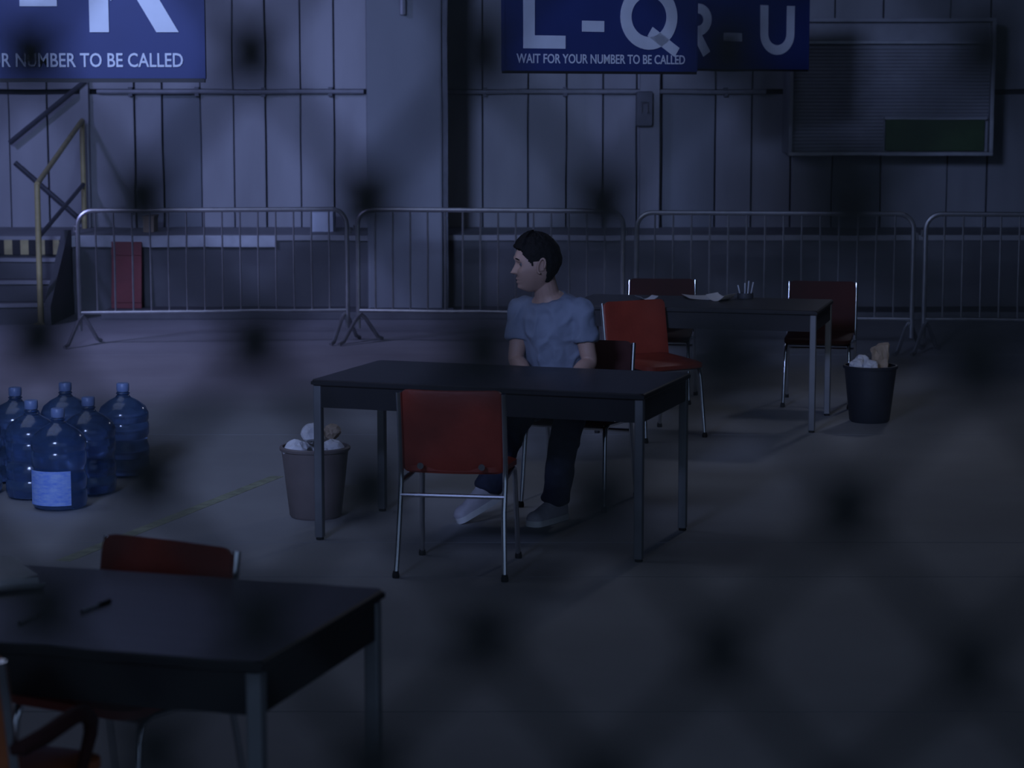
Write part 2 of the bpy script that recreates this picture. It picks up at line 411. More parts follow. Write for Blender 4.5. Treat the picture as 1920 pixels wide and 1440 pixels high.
def letter(ch, x0, x1, y0, h, w):
    mb = MB(); i = w/2; l, r, b, t = x0+i, x1-i, y0+i, y0+h-i
    if ch == 'L': stroke(mb, [(l, y0+h), (l, b), (x1, b)], w)
    elif ch == '-': stroke(mb, [(x0, y0), (x1, y0)], w)
    elif ch == 'F':
        stroke(mb, [(l, y0), (l, t), (x1, t)], w); stroke(mb, [(l, y0+h*0.52), (x1-0.04, y0+h*0.52)], w)
    elif ch == 'K':
        stroke(mb, [(l, y0), (l, y0+h)], w)
        xa = l + w*0.3
        stroke(mb, [(xa, y0+h*0.38), (x1-w*0.55, y0+h)], w*0.95)
        P = Vector((x1-w*0.60, y0)); Q = Vector((x0+(x1-x0)*0.48, y0+h*0.60))
        mb.add([(P.x-w*0.56,0,P.y),(P.x+w*0.6,0,P.y),(Q.x+w*0.6,0,Q.y),(Q.x-w*0.56,0,Q.y),(P.x-w*0.56,-0.004,P.y),(P.x+w*0.6,-0.004,P.y),(Q.x+w*0.6,-0.004,Q.y),(Q.x-w*0.56,-0.004,Q.y)],
               [(0,1,2,3),(4,7,6,5),(0,4,5,1),(1,5,6,2),(2,6,7,3),(3,7,4,0)])
    elif ch == 'Q':
        stroke(mb, arc((l+r)/2, (b+t)/2, (r-l)/2, (t-b)/2, 0, 360, 40)[:-1], w, True)
        stroke(mb, [(x0+(x1-x0)*0.52, y0+h*0.28), (x1+0.0, y0-0.015)], w*0.85)
    elif ch == 'U':
        stroke(mb, [(l, y0+h)] + arc((l+r)/2, b+(r-l)/2, (r-l)/2, (r-l)/2, 180, 360) + [(r, y0+h)], w)
    elif ch == 'R':
        m_ = y0+h*0.46; rr = (t-m_)/2
        stroke(mb, [(l, y0), (l, t)] + arc(r-rr, t-rr, rr, rr, 90, -90, 12) + [(l, m_)], w)
        stroke(mb, [((l+r)/2, m_), (r, y0)], w)
    return mb
def text_mesh(body, width, height, z0, x0, th=0.003):
    cu = bpy.data.curves.new('t', 'FONT'); cu.body = body; cu.size = 1; cu.extrude = 0.02; cu.offset = 0.012; cu.resolution_u = 3
    ob = bpy.data.objects.new('t', cu); COL.objects.link(ob)
    bpy.context.view_layer.update()
    dg = bpy.context.evaluated_depsgraph_get()
    me = bpy.data.meshes.new_from_object(ob.evaluated_get(dg))
    xs = [v.co.x for v in me.vertices]; ys = [v.co.y for v in me.vertices]
    sx = width/(max(xs)-min(xs)); sy = height/(max(ys)-min(ys)); mx, my = min(xs), min(ys)
    for v in me.vertices:
        v.co = Vector((x0+(v.co.x-mx)*sx, -th*(1 if v.co.z > 0 else 0), z0+(v.co.y-my)*sy))
    bpy.data.objects.remove(ob); bpy.data.curves.remove(cu)
    return me
BW, BH = 1.35, 0.72
def banner(anchor_px, anchor_py, Y, yaw, spec, label, small, base=0.187, anchor='right', cap=0.40):
    P = aty(anchor_px, anchor_py, Y)
    off = Vector((math.cos(yaw), math.sin(yaw), 0))*BW
    org = P - off if anchor == 'right' else P
    c = org + off/2
    t = thing('hanging_sign', label, 'sign', c, yaw, 'queue signs hung above the hall')
    h = BW/2
    MB().box((0, 0.012, BH/2), (BW, 0.02, BH)).build('sign_board', M['banner'], t, bevel=0.003)
    MB().box((0, 0.010, -0.006), (BW+0.012, 0.03, 0.016)).build('edge_strip', M['apron'], t)
    for sgn in (-1, 1): MB().box((sgn*(h+0.004), 0.010, BH/2), (0.012, 0.03, BH)).build('edge_strip', M['banner'], t)
    for ch, u0, u1 in spec:
        mb = letter(ch, u0-h, u1-h, base if ch != '-' else base+0.137, cap, 0.078 if ch != '-' else 0.066)
        for v in mb.v: v.y -= 0.0005
        mb.build('dash' if ch == '-' else 'letter', M['letter'], t)
    if small:
        me = text_mesh('WAIT FOR YOUR NUMBER TO BE CALLED', BW-0.16, 0.057, 0.047, -h+0.08)
        me.materials.append(M['letter'])
        o = bpy.data.objects.new('lettering', me); COL.objects.link(o); o.parent = t
        o.location = (0, -0.0005, 0)
    for sgn in (-1, 1):
        MB().tube([(sgn*0.5, 0.012, BH), (sgn*0.5, 0.012, 6.0-c.z)], 0.004, 6).build('hanging_wire', M['dark_steel'], t)
    return t
banner(381, 148, 9.1, 0.0, [('F', 0.10, 0.40), ('-', 0.615, 0.765), ('K', 0.895, 1.255)],
       'blue hanging sign ending in K, nearest and leftmost of the three', True)
banner(946, 133, 13.4, R(28), [('L', 0.125, 0.415), ('-', 0.53, 0.685), ('Q', 0.80, 1.21)],
       'blue hanging sign reading L-Q above the seated person', True, base=0.135, anchor='left')
banner(1514, 131, 18.6, R(28), [('R', 0.09, 0.40), ('-', 0.52, 0.69), ('U', 0.87, 1.21)],
       'blue hanging sign reading R-U, partly behind the L-Q sign', False, base=0.12)

# ---------------------------------------------------------------- crowd barriers
BARW, BARH = 2.18, 1.10
def make_barrier():
    t = thing('crowd_barrier', '', 'barrier', group='steel crowd barriers in front of the dock')
    h = BARW/2; z0 = 0.27; r = 0.12
    loop = []
    for cx, cz, a0 in ((h-r, BARH-r, 0), (-h+r, BARH-r, 90)):
        loop += [(cx+r*math.cos(R(a0+90*k/6)), 0, cz+r*math.sin(R(a0+90*k/6))) for k in range(7)]
    pts = [(h, 0, 0.12)] + loop + [(-h, 0, 0.12)]
    MB().tube(pts, 0.019, 8).build('frame', M['steel'], t, smooth=True)
    MB().tube([(-h,0,z0),(h,0,z0)], 0.016, 8).build('bottom_rail', M['steel'], t, smooth=True)
    nb = 14
    for k in range(nb):
        x = -h + BARW*(k+1)/(nb+1)
        MB().tube([(x,0,z0),(x,0,BARH-0.005)], 0.0085, 6).build('bar', M['steel'], t, smooth=True)
    for s_ in (-1, 1):
        x = s_*(h-0.02)
        MB().tube([(x-0.13,-0.26,0.012),(x-0.10,-0.22,0.03),(x-0.03,-0.05,0.20),(x,0,0.24),(x+0.03,0.05,0.20),(x+0.10,0.22,0.03),(x+0.13,0.26,0.012)], 0.016, 8).build('foot', M['steel'], t, smooth=True)
    MB().tube([(h,0,0.95),(h+0.03,0,0.95),(h+0.03,0,0.90)], 0.009, 6).build('hook', M['steel'], t)
    MB().tube([(-h-0.012,-0.0,0.93),(-h-0.03,0,0.93),(-h-0.03,0,0.97),(-h-0.005,0,0.97)], 0.008, 6).build('hook_eye', M['steel'], t)
    return t
barr = make_barrier()
bl_ = [((148,648),(655,642),'steel crowd barrier beside the dock steps, leftmost of the row'),
       ((674,643),(1165,650),'steel crowd barrier directly behind the seated person'),
       ((1190,656),(1710,662),'steel crowd barrier behind the far table'),
       ((1740,662),(2250,668),'steel crowd barrier cut by the right edge of the photo')]
for i, (a, b, lab) in enumerate(bl_):
    A, B = atz(*a), atz(*b); d = (B-A); c = (A+B)/2
    o = barr if i == 0 else copy_tree(barr)
    place(o, c, math.atan2(d.y, d.x), lab)

# ---------------------------------------------------------------- tables
TL, TD, TH = 1.56, 0.80, 0.74
def make_table():
    t = thing('work_table', '', 'table')
    MB().rbox((0,0,TH-0.014), (TL,TD,0.028), 0.015).build('tabletop', M['laminate'], t)
    MB().box((0,0,TH-0.016), (TL+0.003,TD+0.003,0.014)).build('edge_band', M['apron'], t)
    for s_ in (-1,1):
        MB().box((0, s_*(TD/2-0.02), TH-0.078), (TL-0.06, 0.018, 0.10)).build('apron', M['apron'], t)
        MB().box((s_*(TL/2-0.02), 0, TH-0.078), (0.018, TD-0.06, 0.10)).build('apron', M['apron'], t)
    for sx in (-1,1):
        for sy in (-1,1):
            g = MB().rbox((0,0,(TH-0.028)/2+0.006), (0.038,0.038,TH-0.04), 0.006).build('leg', M['tleg'], t, loc=(sx*(TL/2-0.024), sy*(TD/2-0.024), 0))
            MB().lathe([(0.017,0),(0.019,0.004),(0.017,0.012)], n=10).build('foot_cap', M['rubber'], g)
    return t
tab = make_table()
def place_table(o, corner, yaw, label):       # corner = near right corner of the top
    off = Matrix.Rotation(yaw, 3, 'Z') @ Vector((TL/2, -TD/2, 0))
    c = corner - off; place(o, (c.x, c.y, 0), yaw, label)
place_table(tab, atz(1207, 739, TH), R(-19.0), 'dark topped table with grey legs where the person sits')
t2 = copy_tree(tab); place_table(t2, atz(490, 1243, TH), R(-17.0), 'dark topped table in the near left corner with papers and pens')
t3 = copy_tree(tab); place_table(t3, atz(1532, 583, TH), R(-15.0), 'dark topped table farthest back, before the third barrier')

# ---------------------------------------------------------------- chairs
def padded(w, d, h, bow=0.0, r=0.05, n=10):
    """rounded pad in xz (w x h), thickness d, bowed along x"""
    mb = MB(); vs = []; fs = []
    pts = []
    a, b = w/2, h/2
    for cx, cy, a0 in ((a-r,b-r,0),(-a+r,b-r,90),(-a+r,-b+r,180),(a-r,-b+r,270)):
        for k in range(5):
            q = R(a0+90*k/4); pts.append((cx+r*math.cos(q), cy+r*math.sin(q)))
    # subdivide long sides
    P = []
    for i in range(len(pts)):
        p, q = pts[i], pts[(i+1) % len(pts)]; L = math.dist(p, q); m = max(1, int(L/0.06))
        for k in range(m): P.append((p[0]+(q[0]-p[0])*k/m, p[1]+(q[1]-p[1])*k/m))
    m = len(P)
    rings = [(0.0,-0.5),(0.55,-0.5),(0.9,-0.46),(1.0,-0.25),(1.0,0.25),(0.9,0.46),(0.55,0.5),(0.0,0.5)]
    for sc, t in rings[1:-1]:
        for (x, z) in P: vs.append((x*sc, t*d + bow*((x*sc/a)**2), z*sc))
    vs.append((0, -0.52*d, 0)); vs.append((0, 0.52*d, 0))
    for l in range(5):
        for i in range(m): j = (i+1) % m; fs.append((l*m+i, l*m+j, (l+1)*m+j, (l+1)*m+i))
    for i in range(m):
        j = (i+1) % m; fs.append((6*m, j, i)); fs.append((6*m+1, 5*m+i, 5*m+j))
    return mb.add(vs, fs)
def make_chair(vin, arms=False, name='stacking_chair'):
    t = thing(name, '', 'chair')
    # seat
    mb = padded(0.43, 0.045, 0.42, 0.0, 0.06)
    mb.v = [Vector((v.x, -v.z, 0.445 + v.y + 0.012*(-v.z/0.2))) for v in mb.v]
    mb = mb_fix(mb)
    mb.build('seat', vin, t, smooth=True)
    rot = Matrix.Rotation(R(-9), 3, 'X')
    mb = padded(0.44, 0.028, 0.36, -0.018, 0.035)
    mb.v = [rot @ v + Vector((0, 0.225, 0.615)) for v in mb.v]
    bk = mb.build('backrest', vin, t, smooth=True)
    for s_ in (-1, 1):
        x = s_*0.222
        pts = [(s_*0.232, 0.285, 0.0), (x, 0.235, 0.28), (x, 0.205, 0.40), (x, 0.208, 0.50), (x, 0.235, 0.68), (x, 0.252, 0.785)]
        g = MB().tube(pts, 0.0115, 10).build('rear_leg', M['chrome'], t, smooth=True)
        MB().lathe([(0.015,0),(0.016,0.012),(0.012,0.03)], (s_*0.232,0.283,0), 10).build('glide', M['rubber'], g)
        pts = [(s_*0.215, -0.20, 0.0), (s_*0.205, -0.165, 0.36), (s_*0.203, -0.15, 0.405), (s_*0.203, -0.11, 0.417), (s_*0.21, 0.12, 0.408), (s_*0.222, 0.20, 0.40)]
        g = MB().tube(pts, 0.0115, 10).build('front_leg', M['chrome'], t, smooth=True)
        MB().lathe([(0.015,0),(0.016,0.012),(0.012,0.03)], (s_*0.215,-0.20,0), 10).build('glide', M['rubber'], g)
        q = MB(); q.tube([(s_*0.13,0.245,0.475),(s_*0.13,0.255,0.475)], 0.014, 12); q.build('bolt', M['chrome'], t)
    MB().tube([(-0.222,0.222,0.345),(0.222,0.222,0.345)], 0.009, 8).build('rear_crossbar', M['chrome'], t, smooth=True)
    MB().tube([(-0.205,-0.14,0.405),(0.205,-0.14,0.405)], 0.009, 8).build('front_crossbar', M['chrome'], t, smooth=True)
    if arms:
        for s_ in (-1, 1):
            pts = [(s_*0.225,0.225,0.580), (s_*0.25,0.22,0.585), (s_*0.275,0.17,0.600), (s_*0.285,0.07,0.618), (s_*0.283,0.02,0.615), (s_*0.278,-0.02,0.585), (s_*0.268,-0.035,0.55), (s_*0.240,-0.04,0.46), (s_*0.21,-0.04,0.41)]
            MB().tube(pts, [0.014,0.017,0.02,0.02,0.02,0.018,0.016,0.013,0.012], 10).build('armrest', M['vinyl3'], t, smooth=True)
    return t
def mb_fix(mb): return mb
ch = make_chair(M['vinyl'])
G = 'red padded stacking chairs'
# chair tucked at near side of the middle table, seen from behind
pa = atz(735, 1085); pb = atz(948, 1087)
place(ch, ((pa.x+pb.x)/2+0.05, (pa.y+pb.y)/2+0.27, 0), R(180-9), 'red padded chair with its back to us in front of the middle table')
cc = atz(1222, 822)
c3 = copy_tree(ch); place(c3, (cc.x+0.03, cc.y+0.10, 0), R(32), 'red chair standing empty just right of the person, before the far table')
c4 = copy_tree(ch); place(c4, (-1.06, 5.80, 0), R(-29), 'red chair on the far side of the near left table')
ca = make_chair(M['vinyl2'], True, 'armchair'); ca['category'] = 'chair'
place(ca, (-1.235, 5.04, 0), R(180-20), 'orange armchair tucked under the near left table, at the corner of the photo')
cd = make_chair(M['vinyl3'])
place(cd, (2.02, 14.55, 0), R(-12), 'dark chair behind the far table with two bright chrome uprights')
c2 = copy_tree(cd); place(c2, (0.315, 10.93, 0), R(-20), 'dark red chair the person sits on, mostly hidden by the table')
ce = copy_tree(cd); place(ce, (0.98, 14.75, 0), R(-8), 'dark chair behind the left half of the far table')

# ---------------------------------------------------------------- wastebaskets and their papers
def bin_(name, base_px, base_py, r0, r1, h, m, label):
    p = atz(base_px, base_py); t = thing(name, label, 'wastebasket', (p.x, p.y, 0))
    pr = [(r0-0.01, 0.0), (r0, 0.012), (r0+(r1-r0)*0.5, h*0.5), (r1, h-0.01), (r1-0.006, h-0.01), (r0+(r1-r0)*0.5-0.006, h*0.5), (r0-0.008, 0.02)]
    MB().lathe(pr, n=36).build('body', m, t, smooth=True)
    MB().lathe([(r1-0.004,h-0.018),(r1+0.007,h-0.018),(r1+0.009,h-0.006),(r1+0.004,h),(r1-0.006,h),(r1-0.006,h-0.018)], n=36, close=False).build('rim', m, t, smooth=True)
    return t
def paper_ball(loc, r, m, name, label, cat, group, seed):
    bm = bmesh.new(); bmesh.ops.create_icosphere(bm, subdivisions=3, radius=r)
    for v in bm.verts:
        q = noise.voronoi(v.co*(1.9/r)*0.7 + Vector((seed*3.1, seed, 0)))[0][0]
        v.co *= 0.68 + 0.55*q
    me = bpy.data.meshes.new(name); bm.to_mesh(me); bm.free(); me.materials.append(m)
    o = bpy.data.objects.new(name, me); COL.objects.link(o); o.location = loc
    o.rotation_euler = (seed, seed*2, seed*3)
    tag(o, label, cat, group); return o
b1 = bin_('wastebasket', 592, 968, 0.125, 0.162, 0.345, M['bin_grey'], 'warm grey wastebasket overflowing with paper, left of the middle table')
P1 = b1.location
for i, (dx, dy, dz, r, w) in enumerate([(-0.088,-0.045,0.325,0.058,'at the front left rim'),(0.085,-0.05,0.33,0.055,'at the front right rim'),(0.0,0.09,0.335,0.056,'at the back rim'),(-0.015,-0.01,0.405,0.052,'on top of the heap')]):
    paper_ball(P1+Vector((dx,dy,dz)), r, M['paper'], 'paper_ball', 'crumpled white paper ball %s of the left wastebasket' % w if i < 3 else 'crumpled white paper ball topping the heap in the left wastebasket', 'paper', 'crumpled papers in the left wastebasket', i+1.3)
paper_ball(P1+Vector((0.078,0.055,0.405)), 0.040, M['kraft'], 'crumpled_wrapper', 'crumpled brown wrapper poking out of the left wastebasket', 'paper', None, 2.3)
b2 = bin_('wastebasket', 1630, 790, 0.125, 0.162, 0.355, M['bin_dark'], 'black wastebasket full of paper, right of the far table')
P2 = b2.location
for i, (dx, dy, dz, r, w) in enumerate([(-0.092,-0.035,0.355,0.048,'leftmost in the right wastebasket'),(-0.02,-0.098,0.355,0.046,'nearest us in the right wastebasket'),(-0.045,0.075,0.365,0.046,'behind the others in the right wastebasket')]):
    paper_ball(P2+Vector((dx,dy,dz)), r, M['paper'], 'paper_ball', 'crumpled white paper ball ' + w, 'paper', 'crumpled papers in the right wastebasket', i+7.7)
bag = thing('paper_bag', 'crumpled brown paper bag standing up out of the right wastebasket', 'bag', P2+Vector((0.06,0.01,0.34)))
bm = bmesh.new(); bmesh.ops.create_cube(bm, size=1)
bmesh.ops.subdivide_edges(bm, edges=bm.edges[:], cuts=5, use_grid_fill=True)
for v in bm.verts:
    c = v.co.copy(); k = 1 + 0.25*c.z
    v.co = Vector((c.x*0.095*k, c.y*0.055*k, c.z*0.17+0.05)) + noise.noise_vector(c*4.0)*0.016
    if c.z > 0.45: v.co.z += 0.03*c.x
me = bpy.data.meshes.new('bag_body'); bm.to_mesh(me); bm.free(); me.materials.append(M['kraft'])
o = bpy.data.objects.new('bag_body', me); COL.objects.link(o); o.parent = bag

# ---------------------------------------------------------------- water bottles
def make_bottle(lab=False):
    t = thing('water_bottle', '', 'bottle', group='big blue water bottles on the floor at left')
    prof = [(0.100,0.0),(0.128,0.012),(0.135,0.035),(0.135,0.085),(0.129,0.10),(0.135,0.115),(0.135,0.155),(0.128,0.17),(0.124,0.19),(0.128,0.21),(0.135,0.225),(0.135,0.275),(0.129,0.29),(0.135,0.305),(0.134,0.335),(0.118,0.37),(0.080,0.40),(0.042,0.42),(0.030,0.435),(0.029,0.462)]
    MB().lathe(prof, n=32).build('body', M['bottle'], t, smooth=True)
    MB().lathe([(0.031,0.45),(0.034,0.455),(0.034,0.49),(0.030,0.495)], n=20).build('cap', M['cap'], t, smooth=True)
    MB().lathe([(0.033,0.436),(0.038,0.44),(0.033,0.446)], n=20).build('neck_ring', M['bottle'], t, smooth=True)
    if lab:
        n = 14; mb = MB(); vs = []; fs = []
        for (z, rr) in ((0.03,0.1375),(0.20,0.1375)):
            for k in range(n+1): q = R(205+100*k/n); vs.append((rr*math.cos(q), rr*math.sin(q), z))
        for k in range(n): fs.append((k, k+1, n+2+k, n+1+k))
        mb.add(vs, fs).build('label', M['blabel'], t)
    return t
bt = make_bottle(); bL = make_bottle(True)
spots = [((230,718),'water bottle at the right end of the cluster'),
         ((122,717),'water bottle in the back row of the cluster, third neck from the right'),
         ((28,726),'water bottle in the back row nearest the left edge of the photo'),
         ((165,744),'water bottle in the middle of the cluster, second neck from the right'),
         ((58,750),'water bottle in the cluster between the two left back row necks'),
         ((-50,744),'water bottle cut by the left edge of the photo'),
         ((108,765),'water bottle with the bright label, frontmost of the cluster')]
for i, (p, lab) in enumerate(spots):
    o = bL if i == 6 else (bt if i == 0 else copy_tree(bt))
    q = atz(*p, 0.495); place(o, (q.x, q.y, 0), i*1.1 if i < 6 else 0, 'blue ' + lab)

# ---------------------------------------------------------------- floor tape
A, B = atz(118, 1052), atz(520, 893)
d = (B-A).normalized(); nrm = Vector((-d.y, d.x, 0))*0.035
o = MB().add([A-nrm, B-nrm, B+nrm, A+nrm] + [v+Vector((0,0,0.0015)) for v in (A-nrm, B-nrm, B+nrm, A+nrm)],
             [(0,1,2,3),(4,5,6,7),(0,1,5,4),(1,2,6,5),(2,3,7,6),(3,0,4,7)]).build('floor_tape', M['tape'])
tag(o, 'worn yellow tape line running diagonally over the floor', 'tape')

# ---------------------------------------------------------------- papers and pens
def sheet(px, py, z, w, l, rz, name, label, cat, m=None, curl=0.01, group=None):
    p = atz(px, py, z); mb = MB(); n = 8; vs = []; fs = []
    for k in range(2):
        for i in range(n+1):
            for j in (0, 1):
                vs.append((w*(i/n-0.5), l*(j-0.5), curl*(abs(i/n-0.5)*2)**2 + 0.001*k))
    q = 2*(n+1)
    for i in range(n):
        a = 2*i; fs += [(a, a+2, a+3, a+1), (q+a, q+a+1, q+a+3, q+a+2), (a, q+a, q+a+2, a+2), (a+1, a+3, q+a+3, q+a+1)]
    fs += [(0,1,q+1,q), (2*n, q+2*n, q+2*n+1, 2*n+1)]
    o = mb.add(vs, fs).build(name, m or M['paper'], smooth=False)
    o.location = p; o.rotation_euler = (0,0,rz)
    tag(o, label, cat, group); return o
sheet(-28, 1072, TH, 0.21, 0.28, R(28), 'paper_sheet', 'white sheet of paper on the near table by the left edge of the photo', 'paper')
sheet(22, 1106, TH+0.001, 0.07, 0.16, R(-62), 'folded_leaflet', 'folded leaflet lying below the sheet on the near table', 'paper', curl=0.02)
def pen(a, b, z, label):
    A, B = atz(*a, z+0.005), atz(*b, z+0.005); d = (B-A); L = d.length
    t = thing('pen', label, 'pen', A, math.atan2(d.y, d.x))
    MB().tube([(0.012,0,0),(L*0.65,0,0)], 0.0045, 8).build('barrel', M['pen'], t, smooth=True)
    MB().tube([(0,0,0),(0.012,0,0)], [0.001,0.0042], 8).build('tip', M['chrome'], t)
    MB().tube([(L*0.6,0,0),(L,0,0)], 0.0055, 8).build('cap', M['black'], t, smooth=True)
pen((30,1170), (86,1146), TH, 'slim grey pen on the near table, closer to the left edge')
pen((150,1148), (206,1126), TH, 'slim dark pen on the near table, right of the other pen')
sheet(1320, 558, TH, 0.24, 0.30, R(5), 'paper_sheet', 'flat white paper sheet on the middle of the far table', 'paper')
sheet(1212, 562, TH, 0.12, 0.10, R(20), 'note_slip', 'small bright paper slip on the far table near the left chair back', 'paper', curl=0.025)
sheet(1352, 563, TH, 0.13, 0.18, R(-30), 'open_leaflet', 'curled leaflet beside the holder on the far table', 'paper', curl=0.04)
p = atz(1396, 566, TH)
ho = thing('pen_holder', 'small wire holder with upright pens on the far table', 'holder', (p.x+0.03, p.y+0.24, TH))
MB().lathe([(0.05,0),(0.052,0.004),(0.052,0.035),(0.049,0.035),(0.049,0.006)], n=20).build('cup', M['dark_steel'], ho, smooth=True)
for k, (x, y) in enumerate(((-0.03,0),(0.0,0.02),(0.03,-0.01),(0.01,-0.03))):
    MB().tube([(x,y,0.008),(x*1.6,y*1.6,0.085+0.01*k)], 0.0045, 6).build('pencil', M['pale'], ho)

# ---------------------------------------------------------------- the seated person
def skin_mesh(name, verts, edges, radii, m, parent, sub=2, root=0):
    me = bpy.data.meshes.new(name); me.from_pydata(verts, edges, []); me.update()
    o = bpy.data.objects.new(name, me); COL.objects.link(o)
    sk = o.modifiers.new('s', 'SKIN'); sk.use_smooth_shade = True
    if not me.skin_vertices: 
        bpy.context.view_layer.objects.active = o
    L = me.skin_vertices[0].data
    for i, r in enumerate(radii):
        L[i].radius = r if isinstance(r, tuple) else (r, r)
        L[i].use_root = (i == root)
    sb = o.modifiers.new('u', 'SUBSURF'); sb.levels = sub; sb.render_levels = sub
    bpy.context.view_layer.update()
    dg = bpy.context.evaluated_depsgraph_get()
    me2 = bpy.data.meshes.new_from_object(o.evaluated_get(dg))
    bpy.data.objects.remove(o)
    return me2
def chainmesh(verts, edges, radii, sub=2, root=0): return skin_mesh('tmp', verts, edges, radii, None, None, sub, root)

PX = 0.0
person = thing('person', 'person in grey-blue T-shirt and dark jeans seated at the middle table, head turned left', 'person', (0.28, 10.85, 0))
ORG = Vector((0.28, 10.85, 0))
V = lambda x, y, z: (x-ORG.x, y-ORG.y, z)
J = dict(pel=V(.245,10.90,.53), sp1=V(.225,10.89,.68), sp2=V(.205,10.86,.82), ch=V(.192,10.83,.925), nk=V(.172,10.81,1.045), nt=V(.150,10.79,1.12),
  shL=V(.335,10.765,.972), elL=V(.375,10.735,.73), wrL=V(.275,10.60,.655), haL=V(.25,10.56,.635),
  shR=V(.045,10.875,.972), elR=V(.020,10.84,.73), wrR=V(.085,10.68,.665), haR=V(.105,10.635,.645),
  hpL=V(.335,10.84,.565), knL=V(.27,10.38,.525), anL=V(.205,10.46,.10), 
  hpR=V(.165,10.91,.565), knR=V(.03,10.48,.525), anR=V(-.115,10.45,.155))
def mid(a, b, t=0.5): return tuple(a[i]+(b[i]-a[i])*t for i in range(3))
LAT = Vector((.94,-.34,0)).normalized()
def smooth_path(pts, rad_, n=5):
    P = [Vector(p) for p in pts]; out = []; ro = []
    for i in range(len(P)-1):
        p0, p1, p2, p3 = P[max(i-1,0)], P[i], P[i+1], P[min(i+2,len(P)-1)]
        for k in range(n):
            t = k/n
            out.append(0.5*((2*p1) + (p2-p0)*t + (2*p0-5*p1+4*p2-p3)*t*t + (3*p1-p0-3*p2+p3)*t**3)); u = t*t*(3-2*t)
            ro.append(tuple(rad_[i][q]*(1-u)+rad_[i+1][q]*u for q in (0,1)))
    out.append(P[-1]); ro.append(tuple(rad_[-1])); return out, ro
def loft(mb, pts, radii, lat=None, n=20):
    rr = [r if isinstance(r, tuple) else (r, r) for r in radii]
    P, Q = smooth_path(pts, rr); vs = []; fs = []
    for i, p in enumerate(P):
        t = (P[min(i+1,len(P)-1)] - P[max(i-1,0)]).normalized()
        l = Vector(lat) if lat is not None else (t.cross(Vector((0.3,1,0.1)))).normalized()
        l = (l - t*l.dot(t)).normalized(); f = t.cross(l)
        for k in range(n):
            a_ = 2*PI*k/n; vs.append(p + l*math.cos(a_)*Q[i][0] + f*math.sin(a_)*Q[i][1])
    for i in range(len(P)-1):
        for k in range(n): m_ = (k+1) % n; fs.append((i*n+k, i*n+m_, (i+1)*n+m_, (i+1)*n+k))
    fs.append(tuple(reversed(range(n)))); q = (len(P)-1)*n; fs.append(tuple(range(q, q+n)))
    mb.add(vs, fs)
def mb_mesh(mb):
    me = bpy.data.meshes.new('t'); me.from_pydata([tuple(v) for v in mb.v], [], mb.f)
    bm = bmesh.new(); bm.from_mesh(me); bmesh.ops.recalc_face_normals(bm, faces=bm.faces[:]); bm.to_mesh(me); bm.free(); return me
def union(name, meshes, voxel, m, iters, folds=0.0):
    bm = bmesh.new()
    for me in meshes: bm.from_mesh(me)
    me = bpy.data.meshes.new(name); bm.to_mesh(me); bm.free()
    o = bpy.data.objects.new(name, me); COL.objects.link(o)
    rm = o.modifiers.new('r', 'REMESH'); rm.mode = 'VOXEL'; rm.voxel_size = voxel
    sm = o.modifiers.new('m', 'SMOOTH'); sm.factor = 0.5; sm.iterations = iters
    bpy.context.view_layer.update()
    nb = bpy.data.meshes.new_from_object(o.evaluated_get(bpy.context.evaluated_depsgraph_get()))
    o.modifiers.clear(); o.data = nb; nb.materials.clear(); nb.materials.append(m)
    if folds:
        NN = [v.normal.copy() for v in nb.vertices]
        for vi, v in enumerate(nb.vertices):
            c = v.co.copy(); w = Vector((c.x*9 + c.z*7, c.y*9, c.z*6 - c.x*9))
            r_ = 1-abs(noise.noise(w)*2); q = max((r_-0.35)*folds + noise.noise(c*22)*folds*0.3, -0.001)
            v.co = c + NN[vi]*q
    nb.polygons.foreach_set('use_smooth', [True]*len(nb.polygons))
    o.parent = person; return o
def tpt(x, y, z): return V(x, y, z)
torso = [(tpt(.255,10.88,.485),(.150,.100)), (tpt(.245,10.90,.56),(.168,.120)), (tpt(.232,10.895,.68),(.145,.108)), (tpt(.215,10.87,.80),(.155,.112)),
         (tpt(.200,10.845,.90),(.175,.118)), (tpt(.192,10.83,.965),(.178,.105)), (tpt(.184,10.82,1.005),(.135,.088)), (tpt(.176,10.812,1.035),(.085,.070)),
         (tpt(.168,10.805,1.065),(.060,.060)), (tpt(.155,10.795,1.13),(.055,.057)), (tpt(.145,10.785,1.17),(.050,.052))]
arms_ = {}
for s_ in 'LR':
    sh, el, wr_ = Vector(J['sh'+s_]), Vector(J['el'+s_]), Vector(J['wr'+s_])
    inn = sh + (Vector(J['ch'])-sh)*0.35
    arms_[s_] = [(tuple(inn),.052), (tuple(sh),.056), (tuple(sh.lerp(el,.4)),.049), (tuple(sh.lerp(el,.75)),.041), (tuple(el),.038), (tuple(el.lerp(wr_,.3)),.040), (tuple(el.lerp(wr_,.7)),.032), (tuple(wr_),.026)]
legs_ = {}
for s_ in 'LR':
    hp, kn, an = Vector(J['hp'+s_]), Vector(J['kn'+s_]), Vector(J['an'+s_])
    legs_[s_] = [(tuple(hp),.088), (tuple(hp.lerp(kn,.5)),.079), (tuple(hp.lerp(kn,.9)),.063), (tuple(kn+Vector((0,0,-.02))),.060), (tuple(kn.lerp(an,.3)),.056), (tuple(kn.lerp(an,.7)),.046), (tuple(an),.036), (tuple(an+Vector((0,0,-.03))),.034)]
bmb = MB(); loft(bmb, [t_[0] for t_ in torso], [t_[1] for t_ in torso], LAT)
for d_ in (arms_, legs_):
    for s_ in 'LR': loft(bmb, [t_[0] for t_ in d_[s_]], [t_[1] for t_ in d_[s_]])
bme = [mb_mesh(bmb)]
